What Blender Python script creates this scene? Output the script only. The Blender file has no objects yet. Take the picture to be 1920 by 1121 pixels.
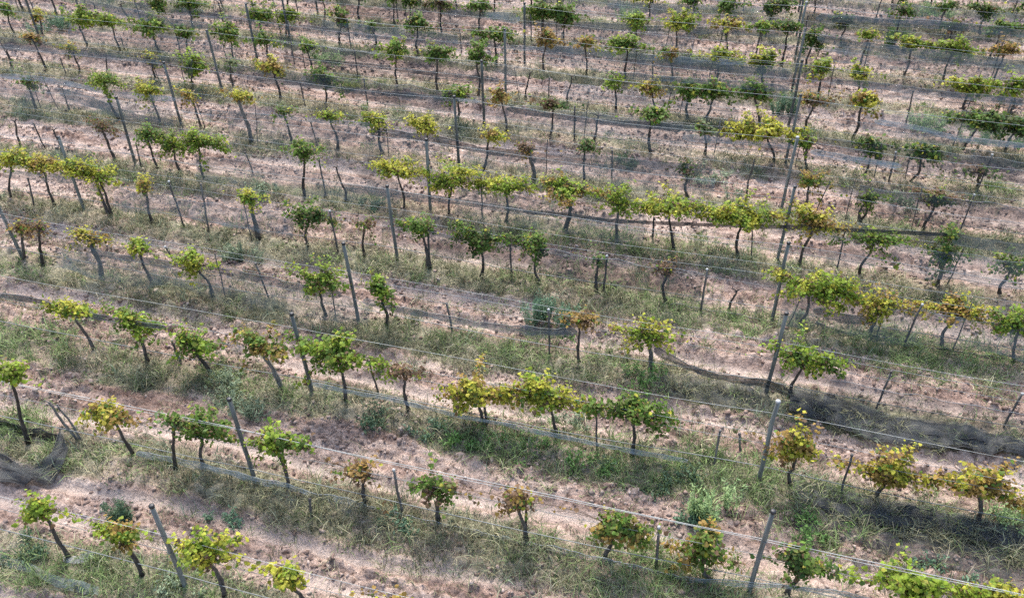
import bpy, math, random
import numpy as np

# ------------------------------------------------------------------ camera
SC = 2.5                                   # metres between vine rows
F_PX, PITCH, ROLL, YAW = 1607.99, math.radians(39.565), math.radians(-0.6492), math.radians(-15.7687)
CAM = np.array([6.99989, -2.62923, 5.45432]) * SC
scene = bpy.context.scene
COL = scene.collection
FW = np.array([math.sin(YAW)*math.cos(PITCH), math.cos(YAW)*math.cos(PITCH), -math.sin(PITCH)])
_rt = np.array([math.cos(YAW), -math.sin(YAW), 0.0]); _up = np.cross(_rt, FW)
RT = _rt*math.cos(ROLL) + _up*math.sin(ROLL)
UP = -_rt*math.sin(ROLL) + _up*math.cos(ROLL)
from mathutils import Matrix, Vector
cam_d = bpy.data.cameras.new('camera'); cam_o = bpy.data.objects.new('camera', cam_d); COL.objects.link(cam_o)
cam_d.sensor_fit = 'HORIZONTAL'; cam_d.sensor_width = 36.0; cam_d.lens = F_PX*36.0/1920.0
cam_d.clip_start = 0.1; cam_d.clip_end = 3000.0
m = Matrix.Identity(4)
for i in range(3):
    m[i][0] = RT[i]; m[i][1] = UP[i]; m[i][2] = -FW[i]; m[i][3] = CAM[i]
cam_o.matrix_world = m
scene.camera = cam_o

# ------------------------------------------------------------------ sky, sun, exposure
SUN_AZ = math.radians(-20.0)               # the sun stands beyond the rows, a little to the left (from +Y)
SUN_EL = math.radians(54.0)
world = bpy.data.worlds.new('World'); scene.world = world; world.use_nodes = True
wn = world.node_tree.nodes; wl = world.node_tree.links
bg = wn['Background']; sky = wn.new('ShaderNodeTexSky'); sky.sky_type = 'NISHITA'; sky.sun_disc = False
sky.sun_elevation = SUN_EL; sky.sun_rotation = SUN_AZ
sky.air_density = 1.0; sky.dust_density = 2.5; sky.ozone_density = 1.0
wl.new(sky.outputs[0], bg.inputs[0]); bg.inputs[1].default_value = 0.15
sun_d = bpy.data.lights.new('sun', 'SUN'); sun_d.energy = 1.8; sun_d.angle = math.radians(17.0); sun_d.color = (1.0, 0.97, 0.925)
sun_o = bpy.data.objects.new('sun', sun_d); COL.objects.link(sun_o)
sd = Vector((math.sin(SUN_AZ)*math.cos(SUN_EL), math.cos(SUN_AZ)*math.cos(SUN_EL), math.sin(SUN_EL)))
sun_o.rotation_euler = sd.to_track_quat('Z', 'Y').to_euler(); sun_o.location = (10, 10, 40)
scene.view_settings.view_transform = 'Standard'; scene.view_settings.look = 'None'
scene.view_settings.gamma = 1.0; scene.view_settings.use_curve_mapping = False
scene.view_settings.exposure = 1.53
scene.render.engine = 'CYCLES'
scene.cycles.transparent_max_bounces = 16
scene.cycles.use_denoising = False          # keeps the fine grain of soil and grass

rng = np.random.default_rng(7)
random.seed(7)

# ------------------------------------------------------------------ pixels of the photograph -> places
def ray(x, y): return FW*F_PX + RT*(x-960.0) - UP*(y-560.5)
def ground_pt(x, y, z=0.0):
    d = ray(x, y); return CAM + d*((z-CAM[2])/d[2])
def plane_pt(x, y, Y):
    d = ray(x, y); return CAM + d*((Y-CAM[1])/d[1])
def px_per_m(p): return F_PX/float(np.dot(np.asarray(p, float)-CAM, FW))
def to_px(p):
    d = np.asarray(p, float)-CAM; z = d@FW
    return 960+F_PX*(d@RT)/z, 560.5-F_PX*(d@UP)/z

# ------------------------------------------------------------------ noise
def _hash(ix, iy, seed):
    h = (ix.astype(np.int64)*374761393 + iy.astype(np.int64)*668265263 + seed*1442695041) & 0xffffffff
    h = ((h ^ (h >> 13))*1274126177) & 0xffffffff
    h = h ^ (h >> 16)
    return (h & 0xffffff)/float(0xffffff)
def vnoise(x, y, seed=0):
    x = np.asarray(x, float); y = np.asarray(y, float)
    ix = np.floor(x); iy = np.floor(y); fx = x-ix; fy = y-iy
    fx = fx*fx*(3-2*fx); fy = fy*fy*(3-2*fy)
    a = _hash(ix, iy, seed); b = _hash(ix+1, iy, seed); c = _hash(ix, iy+1, seed); d = _hash(ix+1, iy+1, seed)
    return (a*(1-fx)+b*fx)*(1-fy) + (c*(1-fx)+d*fx)*fy
def fbm(x, y, seed=0, octv=4):
    s = 0; a = 0.5; t = 0
    for o in range(octv):
        s = s + a*vnoise(x*2**o+13.7*o, y*2**o-7.1*o, seed+o); t += a; a *= 0.5
    return s/t
def worley(x, y, seed=0):
    """distance to the nearest jittered cell point, and that cell's random number"""
    ix = np.floor(x); iy = np.floor(y); best = np.full(x.shape, 9.0); rnd = np.zeros(x.shape)
    for dx in (-1, 0, 1):
        for dy in (-1, 0, 1):
            jx, jy = ix+dx, iy+dy
            d = (jx+_hash(jx, jy, seed)-x)**2 + (jy+_hash(jx, jy, seed+7)-y)**2
            m_ = d < best; best = np.where(m_, d, best); rnd = np.where(m_, _hash(jx, jy, seed+13), rnd)
    return np.sqrt(best), rnd
def sstep(a, b, x):
    t = np.clip((x-a)/(b-a), 0, 1); return t*t*(3-2*t)

# ------------------------------------------------------------------ mesh helpers
def mk(name, verts, tris, mat, parent=None, colors=None, smooth=False, loc=None):
    """one mesh object from vertex and face arrays (triangles or quads)"""
    v = np.ascontiguousarray(verts, dtype=np.float32).reshape(-1, 3)
    f = np.ascontiguousarray(tris, dtype=np.int32)
    me = bpy.data.meshes.new(name)
    n, k = f.shape
    me.vertices.add(len(v)); me.vertices.foreach_set('co', v.ravel())
    me.loops.add(n*k); me.loops.foreach_set('vertex_index', f.ravel())
    me.polygons.add(n)
    me.polygons.foreach_set('loop_start', np.arange(0, n*k, k, dtype=np.int32))
    me.polygons.foreach_set('loop_total', np.full(n, k, dtype=np.int32))
    if smooth: me.polygons.foreach_set('use_smooth', np.ones(n, dtype=bool))
    me.update(calc_edges=True)
    if colors is not None:
        at = me.color_attributes.new('tint', 'FLOAT_COLOR', 'POINT')
        c = np.ones((len(v), 4), np.float32); c[:, :3] = colors
        at.data.foreach_set('color', c.ravel())
    if mat is not None: me.materials.append(mat)
    return link(name, me, parent, loc)
def link(name, me, parent=None, loc=None):
    o = bpy.data.objects.new(name, me); COL.objects.link(o)
    if parent is not None: o.parent = parent
    if loc is not None: o.location = loc
    return o
def tag(o, label=None, cat=None, group=None, kind=None):
    if label: o['label'] = label
    if cat: o['category'] = cat
    if group: o['group'] = group
    if kind: o['kind'] = kind
    return o
def empty(name, loc):
    o = bpy.data.objects.new(name, None); COL.objects.link(o); o.location = [float(a) for a in loc]
    o.empty_display_size = 0.1
    return o
def tube(pts, rad, n=6, cap=True, jit=0.0):
    """tapered tube along a polyline -> verts, quads"""
    P = np.asarray(pts, float); R = np.broadcast_to(np.asarray(rad, float), (len(P),))
    T = np.gradient(P, axis=0); T /= np.linalg.norm(T, axis=1, keepdims=True)+1e-9
    ref = np.array([0.0, 1.0, 0.0]) if abs(T[len(T)//2][1]) < 0.8 else np.array([1.0, 0, 0])
    A = np.cross(T, ref); A /= np.linalg.norm(A, axis=1, keepdims=True)+1e-9
    B = np.cross(T, A)
    th = np.linspace(0, 2*math.pi, n, endpoint=False)
    rr = R[:, None]*(1+jit*rng.uniform(-1, 1, (len(P), n)))
    V = P[:, None, :] + rr[..., None]*(np.cos(th)[None, :, None]*A[:, None, :] + np.sin(th)[None, :, None]*B[:, None, :])
    V = V.reshape(-1, 3); q = []
    for i in range(len(P)-1):
        for j in range(n):
            k = (j+1) % n
            q.append((i*n+j, i*n+k, (i+1)*n+k, (i+1)*n+j))
    if cap:
        c0 = len(V); V = np.vstack([V, P[:1], P[-1:]])
        e = (len(P)-1)*n
        # caps as quads sharing the centre (degenerate quads avoided by pairing)
        for j in range(0, n-1, 2):
            q.append((c0, (j+2) % n, (j+1) % n, j)); q.append((c0+1, e+j, e+(j+1) % n, e+(j+2) % n))
    return V, np.array(q, np.int32)
def merge(parts):
    vs, fs, o = [], [], 0
    for v, f in parts:
        vs.append(v); fs.append(f+o); o += len(v)
    return np.vstack(vs), np.vstack(fs)
ORD = ['zeroth', 'first', 'second', 'third', 'fourth', 'fifth', 'sixth', 'seventh', 'eighth', 'ninth', 'tenth', 'eleventh', 'twelfth',
       'thirteenth', 'fourteenth', 'fifteenth', 'sixteenth', 'seventeenth', 'eighteenth', 'nineteenth', 'twentieth', 'twenty-first',
       'twenty-second', 'twenty-third', 'twenty-fourth', 'twenty-fifth', 'twenty-sixth', 'twenty-seventh', 'twenty-eighth',
       'twenty-ninth', 'thirtieth', 'thirty-first', 'thirty-second']
def rowname(r): return 'nearest vine row' if r == 0 else ORD[r+1]+' vine row from the bottom'

# ------------------------------------------------------------------ materials
def mat(name):
    m = bpy.data.materials.new(name); m.use_nodes = True
    nt = m.node_tree; b = nt.nodes['Principled BSDF']
    return m, nt, b
def N(nt, t, **kw):
    n = nt.nodes.new(t)
    for k, v in kw.items(): setattr(n, k, v)
    return n
def noise_node(nt, scale, detail=5.0, rough=0.6, vec=None):
    n = N(nt, 'ShaderNodeTexNoise'); n.inputs['Scale'].default_value = scale
    n.inputs['Detail'].default_value = detail; n.inputs['Roughness'].default_value = rough
    if vec is not None: nt.links.new(vec, n.inputs['Vector'])
    return n
def ramp(nt, fac, stops):
    r = N(nt, 'ShaderNodeValToRGB'); e = r.color_ramp.elements
    while len(e) < len(stops): e.new(0.5)
    for el, (p, c) in zip(e, stops):
        el.position = p; el.color = (*c, 1) if len(c) == 3 else c
    nt.links.new(fac, r.inputs[0]); return r
def mixc(nt, fac, a, b, mode='MIX'):
    x = N(nt, 'ShaderNodeMix'); x.data_type = 'RGBA'; x.blend_type = mode
    for s, v in ((x.inputs[0], fac), (x.inputs[6], a), (x.inputs[7], b)):
        if isinstance(v, (int, float)): s.default_value = v
        elif isinstance(v, tuple): s.default_value = (*v, 1)
        else: nt.links.new(v, s)
    return x.outputs[2]

def make_soil():
    m, nt, b = mat('vineyard_soil'); L = nt.links.new
    geo = N(nt, 'ShaderNodeNewGeometry'); pos = geo.outputs['Position']
    mp = N(nt, 'ShaderNodeMapping'); mp.inputs['Scale'].default_value = (0.30, 2.2, 1.0); L(pos, mp.inputs['Vector'])
    at = N(nt, 'ShaderNodeAttribute'); at.attribute_name = 'tint'
    sep = N(nt, 'ShaderNodeSeparateColor'); L(at.outputs['Color'], sep.inputs[0])
    n1 = noise_node(nt, 0.9, 6, 0.62, mp.outputs[0]); n2 = noise_node(nt, 6.5, 7, 0.7, pos); n3 = noise_node(nt, 20.0, 5, 0.65, pos)
    c1 = ramp(nt, n1.outputs[0], [(0.30, (0.168, 0.108, 0.084)), (0.42, (0.295, 0.206, 0.166)), (0.53, (0.398, 0.296, 0.243)), (0.66, (0.490, 0.394, 0.333))])
    c2 = ramp(nt, n2.outputs[0], [(0.34, (0.22, 0.18, 0.165)), (0.44, (0.70, 0.67, 0.65)), (0.55, (1.12, 1.10, 1.08)), (0.70, (1.42, 1.40, 1.37))])
    c = mixc(nt, 0.95, c1.outputs[0], c2.outputs[0], 'MULTIPLY')
    # compacted wheel track: paler, greyer
    c = mixc(nt, sep.outputs[0], c, (0.47, 0.385, 0.33))
    # thatch of dead grass under the vines
    th = ramp(nt, n2.outputs[0], [(0.33, (0.125, 0.118, 0.075)), (0.5, (0.235, 0.222, 0.145)), (0.72, (0.36, 0.335, 0.23))])
    c = mixc(nt, sep.outputs[1], c, th.outputs[0])
    c3 = ramp(nt, n3.outputs[0], [(0.32, (0.55, 0.52, 0.50)), (0.5, (1, 1, 1)), (0.70, (1.3, 1.3, 1.28))])
    c = mixc(nt, 0.8, c, c3.outputs[0], 'MULTIPLY')
    L(c, b.inputs['Base Color']); b.inputs['Roughness'].default_value = 0.97
    b.inputs['Specular IOR Level'].default_value = 0.15
    bm = N(nt, 'ShaderNodeBump'); bm.inputs['Strength'].default_value = 1.0; bm.inputs['Distance'].default_value = 0.09
    ad = N(nt, 'ShaderNodeMath'); ad.operation = 'ADD'; L(n2.outputs[0], ad.inputs[0]); 
    mu = N(nt, 'ShaderNodeMath'); mu.operation = 'MULTIPLY'; mu.inputs[1].default_value = 0.35; L(n3.outputs[0], mu.inputs[0]); L(mu.outputs[0], ad.inputs[1])
    L(ad.outputs[0], bm.inputs['Height']); L(bm.outputs[0], b.inputs['Normal'])
    return m
def make_tinted(name, rough=0.6, transl=0.35, spec=0.3, var=0.25, scale=30.0):
    """leaf-like surface: per-leaf colour, a little variation and light coming through"""
    m, nt, b = mat(name); L = nt.links.new
    at = N(nt, 'ShaderNodeAttribute'); at.attribute_name = 'tint'
    geo = N(nt, 'ShaderNodeNewGeometry')
    n = noise_node(nt, scale, 3, 0.6, geo.outputs['Position'])
    r = ramp(nt, n.outputs[0], [(0.3, (1-var,)*3), (0.7, (1+var,)*3)])
    c = mixc(nt, 1.0, at.outputs['Color'], r.outputs[0], 'MULTIPLY')
    L(c, b.inputs['Base Color']); b.inputs['Roughness'].default_value = rough; b.inputs['Specular IOR Level'].default_value = spec
    if transl > 0:
        tr = N(nt, 'ShaderNodeBsdfTranslucent'); L(c, tr.inputs[0])
        mx = N(nt, 'ShaderNodeMixShader'); mx.inputs[0].default_value = transl
        L(b.outputs[0], mx.inputs[1]); L(tr.outputs[0], mx.inputs[2])
        L(mx.outputs[0], nt.nodes['Material Output'].inputs[0])
    return m
def make_wood(name, stops, scale=14.0, stretch=0.15, rough=0.9, bump=0.6):
    m, nt, b = mat(name); L = nt.links.new
    tc = N(nt, 'ShaderNodeTexCoord'); oi = N(nt, 'ShaderNodeObjectInfo')
    mp = N(nt, 'ShaderNodeMapping'); mp.inputs['Scale'].default_value = (1, 1, stretch); L(tc.outputs['Object'], mp.inputs['Vector'])
    va = N(nt, 'ShaderNodeVectorMath'); va.operation = 'ADD'; L(mp.outputs[0], va.inputs[0]); L(oi.outputs['Location'], va.inputs[1])
    n = noise_node(nt, scale, 6, 0.65, va.outputs[0])
    r = ramp(nt, n.outputs[0], stops)
    hv = N(nt, 'ShaderNodeHueSaturation'); L(r.outputs[0], hv.inputs['Color'])
    mr = N(nt, 'ShaderNodeMapRange'); mr.inputs[3].default_value = 0.7; mr.inputs[4].default_value = 1.3; L(oi.outputs['Random'], mr.inputs[0])
    L(mr.outputs[0], hv.inputs['Value'])
    L(hv.outputs[0], b.inputs['Base Color']); b.inputs['Roughness'].default_value = rough; b.inputs['Specular IOR Level'].default_value = 0.2
    bm = N(nt, 'ShaderNodeBump'); bm.inputs['Strength'].default_value = bump; bm.inputs['Distance'].default_value = 0.01
    L(n.outputs[0], bm.inputs['Height']); L(bm.outputs[0], b.inputs['Normal'])
    return m
def make_plain(name, col, rough=0.6, metal=0.0, var=0.2, scale=8.0):
    m, nt, b = mat(name); L = nt.links.new
    geo = N(nt, 'ShaderNodeNewGeometry'); n = noise_node(nt, scale, 4, 0.6, geo.outputs['Position'])
    r = ramp(nt, n.outputs[0], [(0.3, tuple(c*(1-var) for c in col)), (0.7, tuple(min(1, c*(1+var)) for c in col))])
    L(r.outputs[0], b.inputs['Base Color']); b.inputs['Roughness'].default_value = rough; b.inputs['Metallic'].default_value = metal
    return m
def make_net(name, col, cover):
    """knitted plastic netting: threads with open mesh between them (the mesh is far below a pixel)"""
    m, nt, b = mat(name); L = nt.links.new
    geo = N(nt, 'ShaderNodeNewGeometry'); n = noise_node(nt, 6.0, 5, 0.65, geo.outputs['Position'])
    r = ramp(nt, n.outputs[0], [(0.3, tuple(c*0.7 for c in col)), (0.7, tuple(c*1.3 for c in col))])
    L(r.outputs[0], b.inputs['Base Color']); b.inputs['Roughness'].default_value = 0.6; b.inputs['Specular IOR Level'].default_value = 0.35
    tp = N(nt, 'ShaderNodeBsdfTransparent'); mx = N(nt, 'ShaderNodeMixShader')
    mr = N(nt, 'ShaderNodeMapRange'); mr.inputs[1].default_value = 0.3; mr.inputs[2].default_value = 0.7
    mr.inputs[3].default_value = max(0.03, cover-0.22); mr.inputs[4].default_value = min(0.97, cover+0.22)
    n2 = noise_node(nt, 2.2, 5, 0.7, geo.outputs['Position']); L(n2.outputs[0], mr.inputs[0])
    L(mr.outputs[0], mx.inputs[0]); L(tp.outputs[0], mx.inputs[1]); L(b.outputs[0], mx.inputs[2])
    L(mx.outputs[0], nt.nodes['Material Output'].inputs[0])
    return m
M_SOIL = make_soil()
M_LEAF = make_tinted('grape_leaf', 0.6, 0.46, 0.2, 0.2)
M_GRASS = make_tinted('dry_grass', 0.85, 0.25, 0.1, 0.25, 3.0)
M_WEED = make_tinted('weed_leaf', 0.6, 0.3, 0.25, 0.2)
M_CLOD = make_tinted('soil_clod', 0.97, 0.0, 0.1, 0.3, 12.0)
M_BARK = make_wood('grapevine_bark', [(0.3, (0.028, 0.023, 0.019)), (0.5, (0.072, 0.060, 0.050)), (0.75, (0.15, 0.13, 0.11))], 26.0, 0.2, 0.95, 1.0)
M_BARKPALE = make_wood('weathered_bark', [(0.3, (0.05, 0.045, 0.04)), (0.5, (0.13, 0.12, 0.105)), (0.75, (0.25, 0.23, 0.2))], 26.0, 0.2, 0.95, 1.0)
M_POST = make_wood('treated_post_wood', [(0.3, (0.06, 0.06, 0.052)), (0.5, (0.125, 0.128, 0.113)), (0.75, (0.23, 0.235, 0.21))], 16.0, 0.08)
M_STAKE = make_wood('stake_wood', [(0.3, (0.05, 0.045, 0.04)), (0.5, (0.105, 0.095, 0.085)), (0.75, (0.2, 0.185, 0.165))], 20.0, 0.1)
M_CANE = make_wood('cane_bark', [(0.3, (0.07, 0.045, 0.028)), (0.7, (0.17, 0.115, 0.07))], 20.0, 0.2)
M_CAPB = make_plain('black_rubber', (0.012, 0.012, 0.013), 0.5)
M_CAPW = make_plain('white_plastic', (0.30, 0.30, 0.285), 0.6)
M_WIRE = make_plain('galvanised_wire', (0.25, 0.27, 0.27), 0.55, 0.3)
M_CORD = make_plain('pale_cord', (0.36, 0.36, 0.33), 0.7, 0.0, 0.35, 2.0)
M_WDARK = make_plain('weathered_wire', (0.17, 0.18, 0.175), 0.5, 0.4)
NET = {'solid': make_net('folded_black_net', (0.014, 0.015, 0.016), 0.95), 'dark': make_net('black_net', (0.028, 0.031, 0.033), 0.74), 'black': make_net('black_net_bundle', (0.020, 0.022, 0.024), 0.88),
       'veil': make_net('net_veil', (0.16, 0.185, 0.18), 0.34), 'thin': make_net('thin_black_net', (0.04, 0.045, 0.045), 0.40), 'grey': make_net('grey_net', (0.105, 0.12, 0.12), 0.58),
       'pale': make_net('pale_grey_net', (0.30, 0.33, 0.33), 0.5), 'teal': make_net('green_grey_net', (0.13, 0.17, 0.16), 0.42)}
CORDC = {'solid': M_CAPB, 'dark': M_WDARK, 'black': M_CAPB, 'thin': M_WDARK, 'veil': M_WIRE, 'grey': M_WDARK, 'pale': M_WIRE, 'teal': M_WIRE}

# ------------------------------------------------------------------ what the photograph shows, in its pixels (1920 x 1121)
# vines: row | base x y | crown centre x y | crown width height | leaf colours | density | T thick, W twin trunk, P pale trunk
VINES = """
0 128 1055 70 958 88 50 l .8
0 267 1085 228 1008 92 62 lo .7
0 422 1122 385 1035 105 75 yl .85
0 580 1152 550 1078 80 60 yl .9
0 765 1182 742 1122 60 40 yo .7
1 40 852 2 715 40 75 l .8 B
1 153 832 95 752 20 20 x 0 WP
1 252 858 208 772 90 55 yo .75
1 327 892 318 800 70 60 sg .45
1 390 872 382 800 80 80 g .9
1 543 922 518 832 100 75 gl .75
1 688 948 680 888 105 75 bo .4
1 825 977 820 908 105 75 gb .7
1 985 1017 968 938 100 70 ob .45 W
1 1132 1050 1155 985 105 105 go .8
1 1330 1090 1315 1032 115 105 go .8
1 1470 1128 1508 1060 85 90 dg .8
1 1680 1165 1705 1092 165 75 l .9
1 1850 1198 1882 1112 110 70 yl .8
2 181 662 125 578 88 48 ly .7
2 278 682 250 605 100 75 gl .75
2 398 705 355 640 100 55 gl .7
2 527 738 480 650 125 85 go .7 TP
2 648 757 632 668 140 95 lg 1
2 765 782 752 695 75 50 b .35
2 908 807 888 738 125 95 yo 1 W
2 1050 818 1028 735 125 75 yl .9
2 1185 858 1188 772 130 95 g .95
2 1480 914 1492 832 85 88 oy .95
2 1640 938 1665 880 140 105 yo 1
2 1828 968 1842 902 135 90 oy .9
3 48 497 38 428 70 48 bo .5
3 82 500 78 425 40 40 bo .3
3 192 522 165 448 85 32 yo .6 TP
3 288 542 256 466 65 42 ly .8
3 400 562 366 490 75 50 ly .8
3 612 598 597 515 105 62 gl .9
3 726 617 712 540 72 78 gl .75
3 1086 684 1082 603 62 35 ob .55
3 1218 697 1218 622 108 55 yl .8 TP
3 1478 752 1512 672 112 85 lg .9
4 24 382 18 300 70 45 yl .9
4 107 392 78 306 90 38 yo .9
4 208 410 170 325 88 58 yl .95 W
4 290 420 272 346 42 36 yo .6
4 488 452 465 372 62 28 ly .8 T
4 577 472 577 402 88 60 gd .75
4 684 489 682 420 58 34 gb .35
4 802 507 788 428 78 55 g .8 W
4 902 522 902 444 80 72 dg 1
4 1014 534 1003 458 72 62 dg .7
4 1119 556 1121 482 40 42 sg .4
4 1248 572 1250 500 48 42 b .45
4 1365 582 1382 540 20 20 x 0
4 1495 624 1524 538 108 68 ly .95
4 1622 637 1655 570 118 60 yo .8
4 1763 647 1796 580 105 68 yo .95
4 1900 684 1905 602 90 62 lg .8
5 42 284 28 226 14 14 x 0
5 127 284 108 238 20 20 x 0 B
5 221 314 186 233 50 50 b .55
5 299 324 273 246 62 40 g .7
5 340 332 322 268 60 42 lg .8
5 383 337 372 262 88 55 lg .95
5 566 380 566 288 72 52 g .75
5 648 382 630 314 20 20 x 0 B
5 757 399 742 318 82 42 yl .95
5 843 404 850 334 98 60 ly 1
5 950 420 950 345 90 42 ly .95
5 1059 442 1072 360 100 48 lo .9 T
5 1156 453 1160 376 58 58 l .85
5 1263 480 1248 392 95 58 ly .9
5 1383 490 1388 405 118 60 ly 1
5 1496 508 1528 418 100 62 yo .85
5 1608 527 1642 448 112 50 gl .6
5 1752 541 1768 470 55 100 dg .9 W
5 1870 547 1896 480 78 62 g .7
6 67 209 46 148 45 48 sg .6
6 136 207 123 160 16 16 x 0
6 224 230 190 150 80 38 gl .55
6 303 238 278 168 72 45 ly .7
6 383 240 362 175 40 22 oy .7
6 467 274 437 185 60 36 oy .55 TP
6 548 274 528 208 50 30 sg .4
6 636 282 620 217 45 26 ly .7
6 722 292 706 226 60 36 ly .8
6 804 312 800 236 66 38 y .95
6 904 327 918 257 48 34 oy .55
6 998 347 992 282 48 22 ob .55 TP
6 1096 347 1096 272 44 30 dg .6
6 1288 380 1283 318 28 50 db .5
6 1397 388 1415 295 20 20 x 0
6 1496 412 1524 342 62 52 og .7
6 1608 422 1628 365 68 72 gl .6 W
6 1728 432 1756 376 82 42 gb .8
7 16 134 4 100 12 12 x 0
7 85 139 55 75 50 24 ob .35
7 152 139 137 92 36 22 oy .6
7 210 133 207 95 12 12 x 0
7 300 152 285 106 36 30 oy .6
7 368 164 362 122 55 55 l .95
7 446 170 434 112 40 20 sg .25
7 528 192 508 122 72 34 yo .7
7 609 202 612 148 58 42 g .85
7 858 230 862 170 62 30 lg .65
7 948 258 936 182 50 36 o .65
7 1028 270 1036 202 46 28 db .6
7 1113 268 1122 215 16 16 x 0
7 1217 294 1216 220 60 34 g .6
7 1322 290 1322 236 50 36 sg .4
7 1450 306 1435 240 100 50 y 1
7 1512 320 1512 262 45 42 lg .6
7 1618 338 1640 278 60 42 dg .7
7 1704 347 1738 284 70 44 dg .8
7 1826 362 1838 320 52 30 gb .4
8 32 72 10 12 36 36 g .8
8 89 74 74 26 36 28 oy .6
8 163 92 138 34 62 34 l .85
8 225 100 204 40 48 32 l .8
8 300 107 280 48 68 36 gl .8
8 366 94 360 52 48 34 g .6
8 440 120 430 60 66 42 gl .8
8 512 122 503 66 48 36 g .5
8 588 137 576 80 56 36 gl .55
8 742 165 740 95 66 50 gl .6
8 817 177 816 104 54 42 g .8
8 894 187 893 106 46 54 g .85
8 983 195 991 140 16 16 x 0
8 1063 202 1070 146 16 16 x 0
8 1153 215 1150 152 48 30 lg .55
8 1225 222 1222 166 62 26 yo .7
8 1289 222 1290 168 70 34 g .9
8 1323 226 1345 166 80 38 g .95
8 1424 238 1412 168 70 42 g .8
8 1510 250 1526 186 50 36 ob .6
8 1597 265 1622 190 78 40 oy .75
8 1802 284 1842 222 86 44 dg .95
8 1880 290 1908 232 60 34 dg .9
9 181 44 175 10 16 12 x 0
9 242 50 226 8 14 12 x 0
9 296 60 290 8 50 36 g .7
9 363 60 355 6 60 40 g .7
9 500 62 485 12 62 40 gl .7
9 546 66 545 22 60 42 l .7
9 642 82 645 30 52 48 gb .7
9 713 82 706 44 38 30 gb .6
9 784 110 780 46 58 34 dg .8
9 930 126 925 62 56 34 g .85
9 1017 142 1022 76 58 38 ob .75
9 1097 148 1096 82 42 32 oy .6
9 1172 158 1174 88 58 40 gl .85
9 1261 158 1254 92 44 30 og .5
9 1341 158 1350 102 70 36 ly .85
9 1433 162 1430 108 58 46 ly .85
9 1532 180 1542 124 52 42 ly .75
9 1605 174 1612 126 56 36 ly .8
9 1802 202 1814 155 66 46 ly .9
9 1888 222 1904 158 54 46 l .9
"""
FAR = """
735 -8 30 20 g .6
764 2 50 22 dg .7
822 4 46 32 gb .7
901 10 54 40 g .7
1020 22 56 44 g .9
1056 24 60 46 g .95
1200 36 48 34 l .8
1268 42 74 44 yl .85
1365 46 58 26 oy .7
1428 48 40 30 lg .6
1526 72 44 44 dg .8
1716 80 58 30 ly .75
1792 88 66 40 l .9
1886 96 46 44 o .7
1480 48 60 32 dg .7
1585 45 60 30 dg .7
1624 66 36 22 ly .7
1690 18 40 26 dg .6
1774 10 34 28 dg .7
1846 20 46 36 dg .8
"""
# stakes: base x y, top x y, white top
STAKES = """
342 685 322 640 0
582 970 581 935 0
757 967 738 880 1
1229 1067 1236 988 1
712 742 692 678 1
1120 842 1117 755 1
1337 882 1350 806 0
1388 852 1386 812 0
1574 932 1598 852 0
330 497 310 462 1
508 572 480 494 0
850 630 838 568 0
1030 670 1029 580 1
1640 772 1672 696 0
1875 814 1916 738 1
66 392 52 335 0
348 432 316 340 1
392 438 377 345 0
635 477 618 395 1
959 524 956 445 0
1130 558 1138 480 1
1313 592 1326 505 1
1690 657 1728 570 1
88 286 62 231 0
267 320 255 270 0
477 330 460 285 0
612 373 598 300 0
905 410 902 328 0
1223 457 1226 408 0
1567 512 1586 430 0
597 282 583 230 0
1147 342 1148 282 0
1665 348 1680 285 1
1797 442 1827 365 1
125 142 113 110 0
573 202 563 155 0
690 202 682 148 0
1077 267 1078 200 0
1870 284 1897 186 0
1830 362 1861 290 1
340 102 325 48 0
553 126 540 40 0
235 97 227 72 0
672 152 664 92 0
865 100 862 55 0
1028 192 1030 146 0
1223 152 1225 92 0
1700 232 1712 170 0
"""
PAL = {'g': (0.125, 0.215, 0.036), 'd': (0.055, 0.110, 0.028), 'l': (0.265, 0.365, 0.040), 'y': (0.47, 0.455, 0.055),
       'o': (0.37, 0.240, 0.065), 'b': (0.185, 0.115, 0.065), 's': (0.195, 0.250, 0.115)}
CNAME = {'g': 'green', 'd': 'dark green', 'l': 'lime green', 'y': 'yellow', 'o': 'orange', 'b': 'brown', 's': 'sage green'}

vines = []
for ln in VINES.strip().splitlines():
    a = ln.split(); r = int(a[0]); bx, by, cx, cy, w, h = map(float, a[1:7])
    g = ground_pt(bx, by); k = plane_pt(cx, cy, g[1]); s = px_per_m(g)
    vines.append(dict(row=r, x=g[0], y=g[1], cx=k[0]-g[0], cz=k[2], w=w/s, h=h/s, col=a[7], den=float(a[8]), fl=a[9] if len(a) > 9 else ''))
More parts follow.
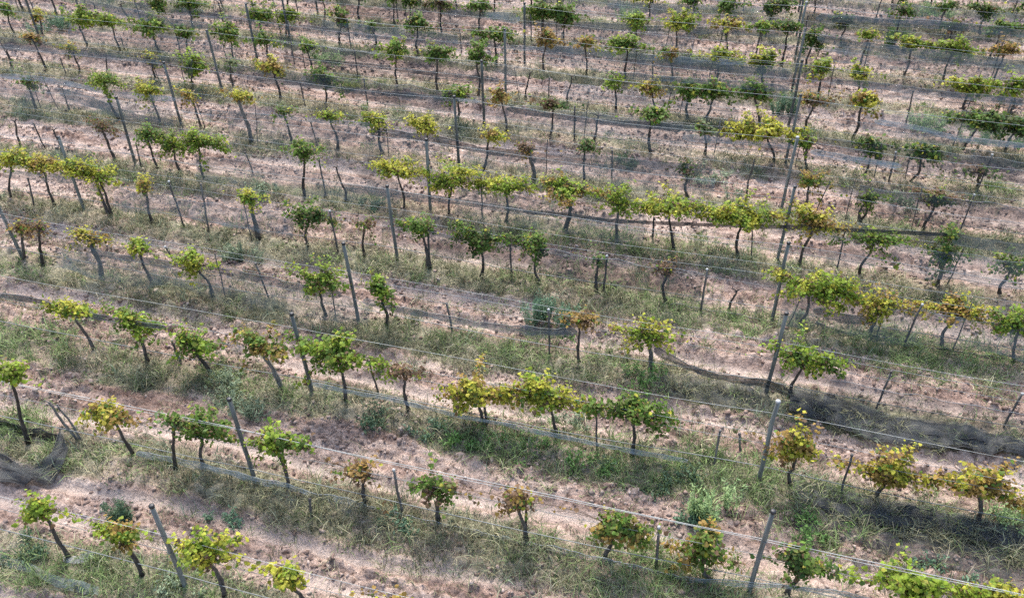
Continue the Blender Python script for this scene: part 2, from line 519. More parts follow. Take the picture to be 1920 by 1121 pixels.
# each row runs nearly straight; its small wander is taken from the vines standing in it
NROW = 18
coef = np.zeros((NROW, 2))
for r in range(NROW):
    v = [q for q in vines if q['row'] == r]
    if len(v) >= 5:
        X = np.array([q['x'] for q in v]); D = np.array([q['y']-r*SC for q in v]); D = np.clip(D, -0.5, 0.5)
        A = np.stack([np.ones_like(X), (X-10)/10], 1); cc = np.linalg.lstsq(A.T@A+np.diag([0.5, 4.0]), A.T@D, rcond=None)[0]
        coef[r] = cc
coef[10:] = (-0.40, 0.0)
coef[9] = (-0.2, 0.0)
def row_y(r, x):
    r = np.clip(np.asarray(r), 0, NROW-1).astype(int); xx = np.clip(x, -9, 28)
    return np.asarray(r)*SC + coef[r, 0] + coef[r, 1]*(xx-10)/10
for q in vines:
    t = row_y(q['row'], q['x']); q['y'] = t + 0.5*(q['y']-t)
for ln in FAR.strip().splitlines():
    a = ln.split(); cx, cy, w, h = map(float, a[:4])
    p = ground_pt(cx, cy, 1.32); r = int(round((p[1]+0.4)/SC)); s = px_per_m(p)
    k = plane_pt(cx, cy, r*SC-0.4)
    vines.append(dict(row=r, x=k[0]+rng.uniform(-.1, .1), y=r*SC-0.4, cx=0.0, cz=float(np.clip(k[2], 1.05, 1.6)), w=w/s, h=h/s, col=a[4], den=float(a[5]), fl=''))
# rows beyond those that can be told apart one by one in the photograph: the same planting goes on
codes = ['g', 'gl', 'lg', 'oy', 'dg', 'yl', 'gb', 'x', 'sg', 'g']
for r in range(9, 16):
    for k in range(-18, 22):
        x = 10.45 + 1.6*k + rng.uniform(-.12, .12); y = float(row_y(r, x))
        u, v = to_px((x, y, 1.3))
        if u < -60 or u > 1980 or v < -70 or v > 250: continue
        if any(q['row'] == r and abs(q['x']+0.6*q['cx']-x) < 1.15 for q in vines): continue
        if r == 9 and v > 14: continue
        if r >= 10 and 4 < v and u > 700 and r < 11 : continue
        if rng.random() < 0.12: continue
        c = codes[int(rng.integers(len(codes)))]
        vines.append(dict(row=r, x=x, y=y+rng.uniform(-.1, .1), cx=rng.uniform(-.1, .1), cz=rng.uniform(1.15, 1.4), w=rng.uniform(.8, 1.35), h=rng.uniform(.45, .8),
                          col=c, den=0.0 if c == 'x' else rng.uniform(.5, .95), fl=''))
for q in vines:
    if q['col'] == 'x': q['den'] = 0.0

# ------------------------------------------------------------------ ground
def strip_d(x, y):
    r = np.clip(np.round(y/SC), 0, NROW-1); return y-row_y(r, x), r
def masks(x, y):
    d, r = strip_d(x, y)
    wob = (fbm(x*0.35+r*9.1, y*0.4, 11, 3)-0.5)
    grass = sstep(-0.86, -0.64, d+0.7*wob)*(1-sstep(0.10, 0.38, d+0.5*wob))
    grass = grass*(0.55+0.75*sstep(0.30, 0.62, fbm(x*0.55, y*0.9+r*3.3, 21, 3)))
    # wheel tracks either side of the middle of the alley
    a = np.where(d > 0, d, d+SC)-SC/2+0.15
    wt = 0.35*(fbm(x*0.25, r*5.0+y*0.02, 31, 2)-0.5)
    track = np.exp(-((a-0.42+wt)/0.17)**2)+np.exp(-((a+0.42+wt)/0.17)**2)
    track = track*sstep(0.34, 0.56, fbm(x*0.12+r*4.7, r*7.7+np.sign(a)*3.1, 41, 2))
    return np.clip(grass, 0, 1.2), np.clip(track, 0, 1), d
def height(x, y):
    x = np.asarray(x, float); y = np.asarray(y, float)
    g, t, d = masks(x, y)
    z = 0.05*np.exp(-(d/0.45)**2) - 0.05*t
    rough = (1-0.85*t)*(1-0.45*np.clip(g, 0, 1))
    z = z + 0.17*(fbm(x*0.35, y*2.6, 51, 3)-0.5)*rough          # plough lines along the rows
    wx = x+.10*(vnoise(x*5, y*5, 62)-.5); wy = y+.10*(vnoise(x*5, y*5, 63)-.5)
    amt = rough*(.35+.75*sstep(.28, .62, fbm(x*.55, y*1.1, 65, 3)))
    d1, r1 = worley(wx*3.3, wy*4.6, 61); d2, r2 = worley(wx*7.0, wy*8.6, 67)
    z = z + amt*0.17*(.25+r1)*np.clip(1-1.5*d1*d1, -.35, 1) + (.35*rough+.65*amt)*0.075*(.3+r2)*np.clip(1-1.5*d2*d2, -.4, 1)
    far = sstep(60, 160, np.hypot(x-10, y-15))
    return z*(1-far)
def axis(lo, hi, step, out, grow=1.35):
    core = list(np.arange(lo, hi+1e-6, step)); s = step; a = core[0]; b = core[-1]; left = []; right = []
    while a > -out:
        s *= grow; a -= s; left.append(a)
    s = step
    while b < out:
        s *= grow; b += s; right.append(b)
    return np.array(left[::-1]+core+right)
xs = axis(-15.5, 30.5, 0.052, 700)
ys_core = [-2.0]
while ys_core[-1] < 38: ys_core.append(ys_core[-1] + 0.046 + 0.0028*max(0, ys_core[-1]))
lo, hi = [], []
s = 0.055; a = ys_core[0]
while a > -700: s *= 1.35; a -= s; lo.append(a)
s = 0.13; b = ys_core[-1]
while b < 900: s *= 1.3; b += s; hi.append(b)
ys = np.array(lo[::-1]+ys_core+hi)
GX, GY = np.meshgrid(xs, ys)
jx = np.where((GX > -15) & (GX < 30), 0.02, 0.0)
GXj = GX + jx*(vnoise(GX*19, GY*17, 81)-0.5); GYj = GY + jx*(vnoise(GX*17, GY*19, 82)-0.5)
GZ = height(GXj, GYj)
gm, tm, dd = masks(GXj, GYj)
nx, ny = len(xs), len(ys)
idx = np.arange(nx*ny).reshape(ny, nx)
quads = np.stack([idx[:-1, :-1], idx[:-1, 1:], idx[1:, 1:], idx[1:, :-1]], -1).reshape(-1, 4)
gcol = np.stack([np.clip(tm*0.8, 0, 1).ravel(), np.clip(gm*0.75, 0, 1).ravel(), np.zeros(nx*ny)], -1)
ground = mk('ground', np.stack([GXj, GYj, GZ], -1), quads, M_SOIL, colors=gcol, smooth=True)
tag(ground, 'pinkish tan tilled vineyard soil with ruts between the vine rows', 'ground', kind='structure')
def hz(x, y): return float(height(np.array([x]), np.array([y]))[0])

# ------------------------------------------------------------------ clods of soil lying on the tilled strips
def in_view(x, y, margin=60):
    d = np.stack([x, y, np.zeros_like(x)], -1)-CAM; z = d@FW
    u = 960+F_PX*(d@RT)/z; v = 560.5-F_PX*(d@UP)/z
    return (z > 1) & (u > -margin) & (u < 1920+margin) & (v > -margin) & (v < 1121+2*margin), z
ico_v = []; t = (1+5**.5)/2
for a_, b_ in ((-1, t), (1, t), (-1, -t), (1, -t)):
    ico_v += [(a_, b_, 0), (0, a_, b_), (b_, 0, a_)]
ico_v = np.array(ico_v, float); ico_v /= np.linalg.norm(ico_v[0])
def hull_faces(v):
    f = []
    n = len(v)
    for i in range(n):
        for j in range(i+1, n):
            for k in range(j+1, n):
                nn = np.cross(v[j]-v[i], v[k]-v[i]); dd_ = (v-v[i])@nn
                if np.all(dd_ < 1e-6): f.append((i, j, k))
                elif np.all(dd_ > -1e-6): f.append((i, k, j))
    return np.array(f)
ico_f = hull_faces(ico_v)
n = 240000
cx_ = rng.uniform(-15, 30, n); cy_ = rng.uniform(-2, 37, n)
vis, zz = in_view(cx_, cy_)
g_, t_, d_ = masks(cx_, cy_)
keep = vis & (rng.random(n) < (1-0.9*t_)*(1-0.8*np.clip(g_, 0, 1))*(0.15+1.5*sstep(0.45, 0.7, fbm(cx_*0.7, cy_*1.2, 65, 3))))
cx_, cy_ = cx_[keep], cy_[keep]; n = len(cx_)
sz = 0.016+0.052*rng.random(n)**3.0
cz_ = height(cx_, cy_)
sc3 = sz[:, None, None]*rng.uniform(0.65, 1.25, (n, 1, 3))*np.array([1.1, .9, .7])
cv = ico_v[None]*rng.uniform(0.55, 1.3, (n, 12, 1))*sc3
ang = rng.uniform(0, 6.28, n); ca, sa = np.cos(ang)[:, None], np.sin(ang)[:, None]
cv = np.stack([cv[..., 0]*ca-cv[..., 1]*sa, cv[..., 0]*sa+cv[..., 1]*ca, cv[..., 2]], -1)
cv += np.stack([cx_, cy_, cz_+sz*0.12], -1)[:, None, :]
cf = (ico_f[None]+12*np.arange(n)[:, None, None]).reshape(-1, 3)
pal = np.array([(0.33, 0.245, 0.200), (0.18, 0.125, 0.10), (0.38, 0.295, 0.245), (0.25, 0.18, 0.145)])
cc = np.repeat(pal[rng.integers(0, 4, n)]*rng.uniform(.75, 1.15, (n, 1)), 12, 0)
clods = mk('soil_clods', cv, cf, M_CLOD, colors=cc)
tag(clods, 'loose pinkish clods of soil scattered over the tilled alleys', 'soil clods', kind='stuff')

# ------------------------------------------------------------------ dry grass
def blades(px, py, pz, hgt, wid, lean, col, nseg=1):
    """thin bent blades: two triangles each"""
    n = len(px); an = rng.uniform(0, 6.28, n); wa = rng.uniform(0, 6.28, n)
    dx, dy = np.cos(an)*lean*hgt, np.sin(an)*lean*hgt
    wx, wy = np.cos(wa)*wid*.5, np.sin(wa)*wid*.5
    z = np.zeros(n)
    b0 = np.stack([px-wx, py-wy, pz], -1); b1 = np.stack([px+wx, py+wy, pz], -1)
    m0 = np.stack([px+dx*.35-wx*.8, py+dy*.35-wy*.8, pz+hgt*.6], -1); m1 = np.stack([px+dx*.35+wx*.8, py+dy*.35+wy*.8, pz+hgt*.6], -1)
    tp = np.stack([px+dx, py+dy, pz+hgt*(1-.25*lean)], -1)
    v = np.stack([b0, b1, m1, m0, tp], 1).reshape(-1, 3)
    i = 5*np.arange(n)[:, None]
    f = np.concatenate([i+np.array([[0, 1, 2]]), i+np.array([[0, 2, 3]]), i+np.array([[3, 2, 4]])], 1).reshape(-1, 3)
    return v, f, np.repeat(col, 5, 0)
# patches the photograph shows as thicker or greener: x, y (pixels), radius m, extra density, colour index (0 grey-olive 1 straw 2 green)
PATCH = [(80, 640, 1.6, .8, 2), (320, 700, 1.2, .6, 0), (60, 800, 1.0, .9, 2), (480, 560, 1.6, .7, 0), (850, 670, 1.6, .8, 0), (1000, 670, 1.4, .7, 2), (480, 720, .9, .7, 2),
         (900, 520, 1.6, .7, 0), (1180, 570, 1.6, .7, 2), (1250, 880, 1.4, .8, 2), (980, 840, 1.3, .8, 2), (1330, 900, 1.4, .7, 2), (300, 400, 1.5, .6, 0), (640, 460, 1.3, .6, 1),
         (1300, 600, 1.2, .7, 2), (1150, 460, 1.4, .6, 2), (1400, 470, 1.0, .6, 2), (820, 1010, 1.4, .9, 0), (1000, 1040, 1.2, .8, 0), (500, 940, 1.2, .7, 0), (1250, 1090, 1.3, .8, 2),
         (330, 1080, .9, .6, 2), (100, 1080, .9, .7, 2), (1700, 680, 1.6, .8, 2), (1850, 690, 1.3, .8, 2), (1330, 740, 1.3, .7, 0), (1600, 1010, 1.2, .7, 2), (1750, 1020, 1.2, .6, 0), (1100, 580, 1.0, .6, 0),
         (400, 580, 1.0, .6, 0), (270, 500, 1.2, .7, 1), (1000, 400, 1.0, .5, 1), (100, 430, 1.2, .7, 1), (30, 490, 1.0, .7, 2)]
PATCH = [(*ground_pt(x, y)[:2], r, dn, c) for x, y, r, dn, c in PATCH]
n = 170000
gx = rng.uniform(-15.5, 30.5, n); gy = rng.uniform(-2, 38, n)
vis, zz = in_view(gx, gy)
g_, t_, d_ = masks(gx, gy)
tus = sstep(.38, .66, fbm(gx*2.3, gy*2.6, 93, 3))
dens = np.clip(g_, 0, 1.2)*(.42+.95*tus) + 0.26*sstep(.50, .72, fbm(gx*.35, gy*.9, 91, 3))*(.2+tus)*(1-.9*t_)
pc = np.full(n, -1)
for X, Y, R, dn, c in PATCH:
    q = np.exp(-(((gx-X)/(1.5*R))**2+((gy-Y)/(0.55*R))**2)); dens = dens + dn*q*(.25+1.0*tus)
    pc = np.where(rng.random(n) < q*1.1, c, pc)
dens = dens*np.clip(17.0/zz, .5, 1.15)
keep = vis & (rng.random(n) < dens*0.78)
gx, gy, d_, pc, zz = gx[keep], gy[keep], d_[keep], pc[keep], zz[keep]
NB = 12
n = len(gx)*NB
sp = np.repeat(0.05+0.09*rng.random(len(gx)), NB)
bx_ = np.repeat(gx, NB)+rng.normal(0, 1, n)*sp; by_ = np.repeat(gy, NB)+rng.normal(0, 1, n)*sp
tall = np.repeat(0.06+0.34*rng.random(len(gx))*(0.2+1.1*fbm(gx*1.2, gy*1.2, 95, 3)), NB)*rng.uniform(.55, 1.15, n)
gp = np.array([(0.225, 0.222, 0.130), (0.37, 0.335, 0.215), (0.185, 0.250, 0.095), (0.315, 0.295, 0.18), (0.195, 0.230, 0.150)])
fn = fbm(gx*.45, gy*.8, 97, 3)
ci = np.where(fn < .42, 0, np.where(fn < .49, 4, np.where(fn < .55, 3, np.where(fn < .60, 2, 1))))
ci = np.where(pc >= 0, pc, ci); ci = np.where(rng.random(len(gx)) < .25, rng.integers(0, 5, len(gx)), ci)
gc = np.repeat(gp[ci]*rng.uniform(.6, 1.3, (len(gx), 1)), NB, 0)*rng.uniform(.6, 1.45, (n, 1))
v, f, c = blades(bx_, by_, np.repeat(height(gx, gy), NB)-.01, tall, 0.008+0.013*rng.random(n), rng.uniform(.2, 1.9, n), gc)
grass = mk('dry_grass', v, f, M_GRASS, colors=c)
tag(grass, 'dry olive and straw coloured grass growing along the foot of the vines', 'grass', kind='stuff')
print('clods', len(cx_), 'blades', n)

# ------------------------------------------------------------------ vines
LEAF = np.array([(0, -.42), (.30, -.38), (.52, -.02), (.34, .22), (.20, .56), (0, .66), (-.20, .56), (-.34, .22), (-.52, -.02), (-.30, -.38)])
LEAF5 = np.array([(0, -.42), (.48, -.12), (.27, .45), (-.27, .45), (-.48, -.12)])
def leaf_cloud(P, size, nrm, col, outline, rim=None):
    """leaves as folded polygon fans: positions, sizes, normals, colours"""
    n = len(P); k = len(outline)
    nrm = nrm/(np.linalg.norm(nrm, axis=1, keepdims=True)+1e-9)
    ref = rng.normal(size=(n, 3)); tx = np.cross(nrm, ref); tx /= np.linalg.norm(tx, axis=1, keepdims=True)+1e-9
    ty = np.cross(nrm, tx)
    ox = outline[:, 0][None, :, None]; oy = outline[:, 1][None, :, None]
    cup = rng.uniform(-.6, .3, (n, 1, 1))
    out = P[:, None] + size[:, None, None]*(ox*tx[:, None]+oy*ty[:, None]+cup*(np.abs(ox)+.3*np.abs(oy))*nrm[:, None])
    v = np.concatenate([P[:, None], out], 1).reshape(-1, 3)
    i = (k+1)*np.arange(n)[:, None, None]
    a = np.arange(k)
    f = (i+np.stack([np.zeros(k, int), 1+a, 1+(a+1) % k], -1)[None]).reshape(-1, 3)
    cc_ = np.repeat(col[:, None], k+1, 1)
    if rim is not None: cc_[:, 1:] = cc_[:, 1:]*(1-rim[:, None, None])+rim[:, None, None]*np.array([.20, .125, .06])
    return v, f, cc_.reshape(-1, 3)
def bez(a, b, c, t): return (1-t)[:, None]**2*a + 2*((1-t)*t)[:, None]*b + (t**2)[:, None]*c
def build_vine(q, idx_label):
    gz = hz(q['x'], q['y'])
    root = empty('grapevine', (q['x'], q['y'], gz-0.03))
    far = q['row'] >= 7
    cen = np.array([q['cx'], rng.uniform(-.06, .06), q['cz']-gz]); w = max(q['w'], .25); h = max(q['h'], .25)
    bare = q['den'] <= 0
    head = cen.copy()
    head[2] = (cen[2]-0.10*h) if not bare else cen[2]
    head[0] = cen[0]*(.85 if not bare else 1.0)
    # gnarled trunk, bending on its way up
    mt = M_BARKPALE if 'P' in q['fl'] else M_BARK
    k = 9; tt = np.linspace(0, 1, k)
    def trunk(b0, top, r0, bend):
        pts = b0+(top-b0)*tt[:, None]
        ph = rng.uniform(0, 6.28); am = bend
        pts[:, 0] += am*np.sin(tt*math.pi*1.15+ph*.2)*np.sin(tt*math.pi)+rng.normal(0, .010, k)*np.sin(tt*math.pi)
        pts[:, 1] += am*.7*np.sin(tt*math.pi*1.6+ph)*np.sin(tt*math.pi)+rng.normal(0, .010, k)*np.sin(tt*math.pi)
        rr = r0*(1.25-.5*tt+.35*np.exp(-tt/.08))*rng.uniform(.88, 1.15, k); rr[-1] *= 1.15
        return pts, rr
    r0 = rng.uniform(.029, .038)*(1.55 if 'T' in q['fl'] else 1.0)*(0.85 if bare else 1)
    bend = rng.choice([-1, 1])*rng.uniform(.02, .085)*(1.9 if 'B' in q['fl'] else 1)
    b0 = np.array([0, 0, 0.0])
    pts, rr = trunk(b0, head, r0, bend)
    mk('trunk', *tube(pts, rr, 8, True, .12), mt, root, smooth=True)
    if 'W' in q['fl']:
        t2 = head+np.array([.13, .03, -.02]); p2, r2 = trunk(np.array([rng.uniform(.02, .09), .02, 0]), t2, r0*.85, -bend*.6)
        mk('trunk', *tube(p2, r2, 8, True, .12), mt, root, smooth=True)
    # two cordon arms along the wire
    L_ = .34*w if not bare else rng.uniform(.10, .22)
    ends = []
    for sgn in (-1, 1):
        if bare and rng.random() < .35: continue
        e = head+np.array([sgn*L_*rng.uniform(.7, 1.1), rng.uniform(-.05, .05), rng.uniform(-.04, .10)])
        mid = (head+e)/2+np.array([0, 0, rng.uniform(.01, .06)])
        pa = bez(head, mid, e, np.linspace(0, 1, 6))
        mk('arm', *tube(pa, np.linspace(r0*.72, r0*.35, 6), 6, True, .12), mt, root, smooth=True)
        ends.append(e)
    if bare:
        if rng.random() < .6:
            e = head+np.array([rng.uniform(-.12, .12), rng.uniform(-.08, .08), rng.uniform(.12, .25)])
            mk('cane', *tube(bez(head, (head+e)/2+.03, e, np.linspace(0, 1, 5)), np.linspace(.012, .005, 5), 6), M_CANE, root)
        nleaf_scale = 0
        return root
    # shoots from head and arms into the crown; leaves along them
    nsh = int(np.clip(10+16*w*q['den'], 9, 36))
    wide = q['den'] >= .84
    w *= (1.2 if q['row'] > 3 else 1.08) if wide else 1.04; dep = max(.72*w, .42)
    P, Nn, shoots = [], [], []
    lobes = [np.array([rng.uniform(-.30, .30)*w, rng.uniform(-.22, .22)*dep, rng.uniform(-.30, .30)*h, rng.uniform(.45, .72)]) for _ in range(4)]+[np.array([0, 0, 0, .8])]
    for s_ in range(nsh):
        u = rng.random()
        src = head if u < .35 or not ends else head+(ends[int(rng.integers(len(ends)))]-head)*rng.uniform(.2, 1)
        lob = lobes[int(rng.integers(len(lobes)))]
        dv = rng.normal(size=3); dv /= np.linalg.norm(dv)
        tgt = cen+lob[:3]+dv*np.array([w, dep, h*1.2])*.5*lob[3]*rng.uniform(.5, 1.05)
        ru = rng.random()
        if ru < (.13 if wide else .07):
            tgt = cen+np.array([rng.choice([-1, 1])*w*rng.uniform(.5, .68), rng.normal(0, .08), h*rng.uniform(-.35, .35)])
        elif ru < .17:
            tgt = cen+np.array([rng.uniform(-.5, .5)*w, rng.uniform(-.5, .5)*dep, -h*rng.uniform(.42, .72)])
        elif ru < .23:
            tgt = cen+np.array([rng.uniform(-.35, .35)*w, rng.uniform(-.4, .4)*dep, h*rng.uniform(.5, .75)])
        ctl = (src+tgt)/2+np.array([0, 0, rng.uniform(.02, .16)])
        t_s = np.linspace(0, 1, 6); pth = bez(src, ctl, tgt, t_s); shoots.append((pth, np.linspace(.0075, .003, 6)))
        ln = np.linalg.norm(tgt-src)
        nl = max(8, int((ln/.0082)*(.10+1.0*q['den'])*(.8 if far else 1)))
        tl = np.clip(rng.beta(1.9, 1.15, nl), .08, 1)
        pp = bez(src, ctl, tgt, tl)+rng.normal(0, 1, (nl, 3))*np.array([.066, .066, .060])
        P.append(pp)
        if .07 <= ru < .23:
            kk = rng.random(nl) < .5; pp = pp[kk]; P[-1] = pp; nl = len(pp)
        out = (pp-cen)/np.array([w*.5, dep*.5, h*.5])
        nn = out*.55+np.array([0, 0, .75])+rng.normal(0, .48, (nl, 3)); Nn.append(nn)
    for s_ in range(int(rng.integers(2, 5))):          # long canes laid along the wires, nearly leafless
        sg = rng.choice([-1, 1]); e = head+np.array([sg*(w*.5+rng.uniform(.15, .55)), rng.normal(0, .06), rng.uniform(-.12, .22)])
        pth = bez(head, (head+e)/2+np.array([0, 0, rng.uniform(.05, .28)]), e, np.linspace(0, 1, 8)); shoots.append((pth, np.linspace(.009, .004, 8)))
        nl = int(rng.integers(3, 11)*q['den']+1); pp = pth[rng.integers(2, 8, nl)]+rng.normal(0, .05, (nl, 3)); P.append(pp); Nn.append(rng.normal(0, .5, (nl, 3))+np.array([0, 0, .7]))
    P = np.vstack(P); Nn = np.vstack(Nn); n = len(P)
    v, f = merge([tube(p, r, 4, False) for p, r in shoots])
    tag(mk('canes', v, f, M_CANE, root), kind='stuff')
    cs = q['col']; c1 = np.array(PAL[cs[0]]); c2 = np.array(PAL[cs[1]] if len(cs) > 1 else PAL[cs[0]])
    # colour goes shoot by shoot as leaves turn, with single leaves that differ
    cl = vnoise(P[:, 0]*5+q['x']*3, P[:, 1]*4+P[:, 2]*6+q['y'], 5)
    mixv = np.clip((cl-.42)*4+rng.normal(0, .25, n), 0, 1)[:, None]
    col = c1*(1-mixv)+c2*mixv
    odd = rng.random(n)
    col = np.where((odd < .05)[:, None], np.array(PAL['y'])*.9, col)
    col = np.where(((odd > .05) & (odd < .12))[:, None], np.array(PAL['b']), col)
    col = np.where(((odd > .12) & (odd < .24))[:, None], np.array(PAL['g']), col)
    col = col*rng.uniform(.68, 1.3, (n, 1))
    size = (.040+.056*rng.random(n)**1.4)*(1.36 if far else 1.0)
    v, f, c = leaf_cloud(P, size, Nn, col, LEAF5 if q['row'] > 2 else LEAF, np.clip(rng.normal(.12, .3, n), 0, .85))
    tag(mk('foliage', v, f, M_LEAF, root, colors=c), kind='stuff')
    return root
def look(q):
    if q['den'] <= 0: return 'bare leafless'
    a, b = q['col'][0], q['col'][1] if len(q['col']) > 1 else q['col'][0]
    nm = CNAME[a] if a == b or (CNAME[b].split()[-1] == CNAME[a].split()[-1]) else CNAME[a].split()[0]+' and '+CNAME[b].split()[0]
    pre = 'sparse ' if q['den'] < .5 else ('dense ' if q['den'] >= .9 else 'leafy ')
    return pre+nm
byrow = {}
for q in vines:
    u, v = to_px((q['x']+.5*q['cx'], q['y'], 1.0)); q['u'] = u
    byrow.setdefault(q['row'], []).append(q)
for r in sorted(byrow):
    L = sorted(byrow[r], key=lambda q: q['x'])
    for i, q in enumerate(L):
        o = build_vine(q, i)
        tag(o, look(q)+' grapevine, '+ORD[i+1]+' from left in '+rowname(r), 'grapevine', 'grapevines in the trellis rows')
print('vines', len(vines))

# ------------------------------------------------------------------ tall posts
POST_H = 0.951084*SC; COLW = 3.828416*SC
tall_posts = {}
def shaft_mesh(name, h, r, mat_, n=10, jit=.05):
    z = np.array([-.25, 0, .25, .5, .75, 1])*h; z[0] = -.25
    pts = np.stack([rng.normal(0, .006, 6), rng.normal(0, .006, 6), z], -1); pts[:2, :2] = 0
    v, f = tube(pts, r*np.array([1.08, 1.06, 1.02, 1.0, .97, .95]), n, True, jit)
    return v, f
for r in range(0, 17):
    for c in (-1, 0, 1, 2, 3):
        x = c*COLW+0.01387*SC*r; y = r*SC+(coef[min(r, NROW-1)][0]*.35 if r < 8 else 0)
        ub, vb = to_px((x, y, 0)); ut, vt = to_px((x, y, POST_H))
        if max(ub, ut) < -20 or min(ub, ut) > 1940 or vb < -20 or vt > 1130: continue
        tall_posts.setdefault(r, []).append((x, y, c))
side = {-1: 'far left', 0: 'left', 1: 'middle', 2: 'right', 3: 'far right'}
for r, L in tall_posts.items():
    for x, y, c in L:
        gz = hz(x, y); root = empty('tall_post', (x, y, gz)); root.rotation_euler = (rng.normal(0, .012), rng.normal(0, .012), rng.uniform(0, 6.28))
        white = c >= 2 and r in (2, 6, 10)
        h = POST_H-gz; rad = .042
        v, f = shaft_mesh('shaft', h, rad, M_POST); mk('shaft', v, f, M_POST, root, smooth=True)
        p = np.array([(0, 0, h-.035), (0, 0, h-.015), (0, 0, h+.012), (0, 0, h+.022)])
        v, f = tube(p, [.045, .048, .046, .028], 10); mk('cap', v, f, M_CAPW if white else M_CAPB, root, smooth=True)
        for z in (1.15, 1.62):
            th = np.linspace(0, 2*math.pi, 11); ring = np.stack([np.cos(th)*.05, np.sin(th)*.05, np.full(11, z-gz)], -1)
            v, f = tube(ring, .006, 4, False); mk('wire_tie', v, f, M_WDARK, root)
        tag(root, 'tall grey post with '+('pale grey' if white else 'black')+' cap, '+side[c]+' post column, '+rowname(r), 'post', 'tall posts of the net frame')

# ------------------------------------------------------------------ short stakes
stakes = []
for ln in STAKES.strip().splitlines():
    a = list(map(float, ln.split())); g = ground_pt(a[0], a[1]); t = plane_pt(a[2], a[3], g[1])
    r = int(round(g[1]/SC)); stakes.append(dict(row=r, x=g[0], y=g[1], dx=t[0]-g[0], h=t[2], white=a[4] > 0))
for r in range(9, 16):
    for k in range(-4, 7):
        x = 8.0+4.8*k+rng.uniform(-.5, .5)+1.3*(r % 3); y = float(row_y(r, x)); u, v = to_px((x, y, .8))
        if u < -20 or u > 1940 or v < -40 or v > (60 if r < 11 else 130): continue
        if any(s_['row'] == r and abs(s_['x']-x) < 2.0 for s_ in stakes): continue
        stakes.append(dict(row=r, x=x, y=y, dx=rng.normal(0, .06), h=rng.uniform(1.1, 1.4), white=False))
for q in list(vines):
    if 3 <= q['row'] <= 13 and rng.random() < (.34 if q['row'] < 9 else .45):
        if any(s_['row'] == q['row'] and abs(s_['x']-q['x']) < .45 for s_ in stakes): continue
        stakes.append(dict(row=q['row'], x=q['x']+rng.choice([-1, 1])*rng.uniform(.12, .4), y=q['y']+rng.uniform(-.1, .05), dx=rng.normal(0, .12), h=rng.uniform(1.05, 1.55), white=False, thin=True))
sb = {}
for s_ in stakes: sb.setdefault(s_['row'], []).append(s_)
for r in sorted(sb):
    for i, s_ in enumerate(sorted(sb[r], key=lambda s_: s_['x'])):
        gz = hz(s_['x'], s_['y']); root = empty('trellis_stake', (s_['x'], s_['y'], gz)); h = s_['h']-gz
        k = 6; tt = np.linspace(0, 1, k); p = np.stack([s_['dx']*tt+rng.normal(0, .006, k), rng.normal(0, .006, k), -.15+(h+.15)*tt], -1)
        v, f = tube(p, rng.uniform(.020, .027)*(.62 if s_.get('thin') else 1)*np.linspace(1.06, .95, k), 8, True, .10); mk('shaft', v, f, M_STAKE, root, smooth=True)
        tp = p[-1]; v, f = tube(np.array([tp+(0, 0, -.03), tp+(0, 0, .012)]), ([.031, .029] if not s_.get('thin') else [.016, .015]), 8)
        mk('cap', v, f, M_CAPW if s_['white'] else M_STAKE, root)
        z = min(1.12-gz, h*.9)
        th = np.linspace(0, 2*math.pi, 9); ring = np.stack([np.cos(th)*.028+s_['dx']*z/max(h, .1), np.sin(th)*.028, np.full(9, z)], -1)
        v, f = tube(ring, .005, 4, False); mk('wire_tie', v, f, M_WDARK, root)
        hw = 'short' if s_['h'] < .75 else ('thin' if s_.get('thin') else 'slender')
        tag(root, hw+(' pale tipped' if s_['white'] else ' weathered')+' stake, '+ORD[i+1]+' stake from left in '+rowname(r), 'stake', 'trellis stakes between the vines')

# ------------------------------------------------------------------ wires
def wire_path(r, z, x0, x1, sag, ph):
    xs_ = np.arange(x0, x1, .4)
    bay = (xs_-0.01387*SC*r)/COLW; fr = bay-np.floor(bay)
    zz_ = z-sag*4*fr*(1-fr)+.02*np.sin(xs_*.9+ph)+.03*(fbm(xs_*.5+ph*7, np.full(len(xs_), 3.3), 15, 3)-.5)
    return np.stack([xs_, row_y(np.full(len(xs_), r), xs_)*.65+.35*r*SC, zz_], -1)
WZ = {0: (1.58, .05), 1: (1.62, .05), 2: (1.98, .06), 3: (1.60, .06), 4: (1.72, .05), 5: (1.66, .05), 6: (1.75, .06)}
for r in range(0, 16):
    cxv = float(to_px((10, r*SC, 1))[0])
    x0, x1 = -17.0-.2*r, 31.0
    z, sg = WZ.get(r, (1.8, .06))
    v, f = tube(wire_path(r, z, x0, x1, sg, r), (.0042 if r != 1 else .0068), 5, False)
    tag(mk('trellis_wire', v, f, M_CORD if r in (0, 1, 2, 3) else M_WIRE, smooth=True), 'pale upper wire strung between the tall posts of the '+rowname(r), 'wire', 'trellis wires')
    v, f = tube(wire_path(r, 1.13, x0, x1, .03, r+2), .0055, 5, False)
    tag(mk('cordon_wire', v, f, M_WDARK, smooth=True), 'dark lower wire carrying the vine arms of the '+rowname(r), 'wire', 'trellis wires')
    if r >= 4 or r == 1:
        v, f = tube(wire_path(r, POST_H-.06 if r != 1 else 1.565, x0, x1, (.10 if r != 1 else .04), r+4), .005, 5, False)
        tag(mk('frame_wire', v, f, M_WIRE if r != 1 else M_CORD, smooth=True), 'thin grey topmost wire over the posts of the '+rowname(r) if r != 1 else 'second pale wire just below the upper wire of the second vine row', 'wire', 'trellis wires')

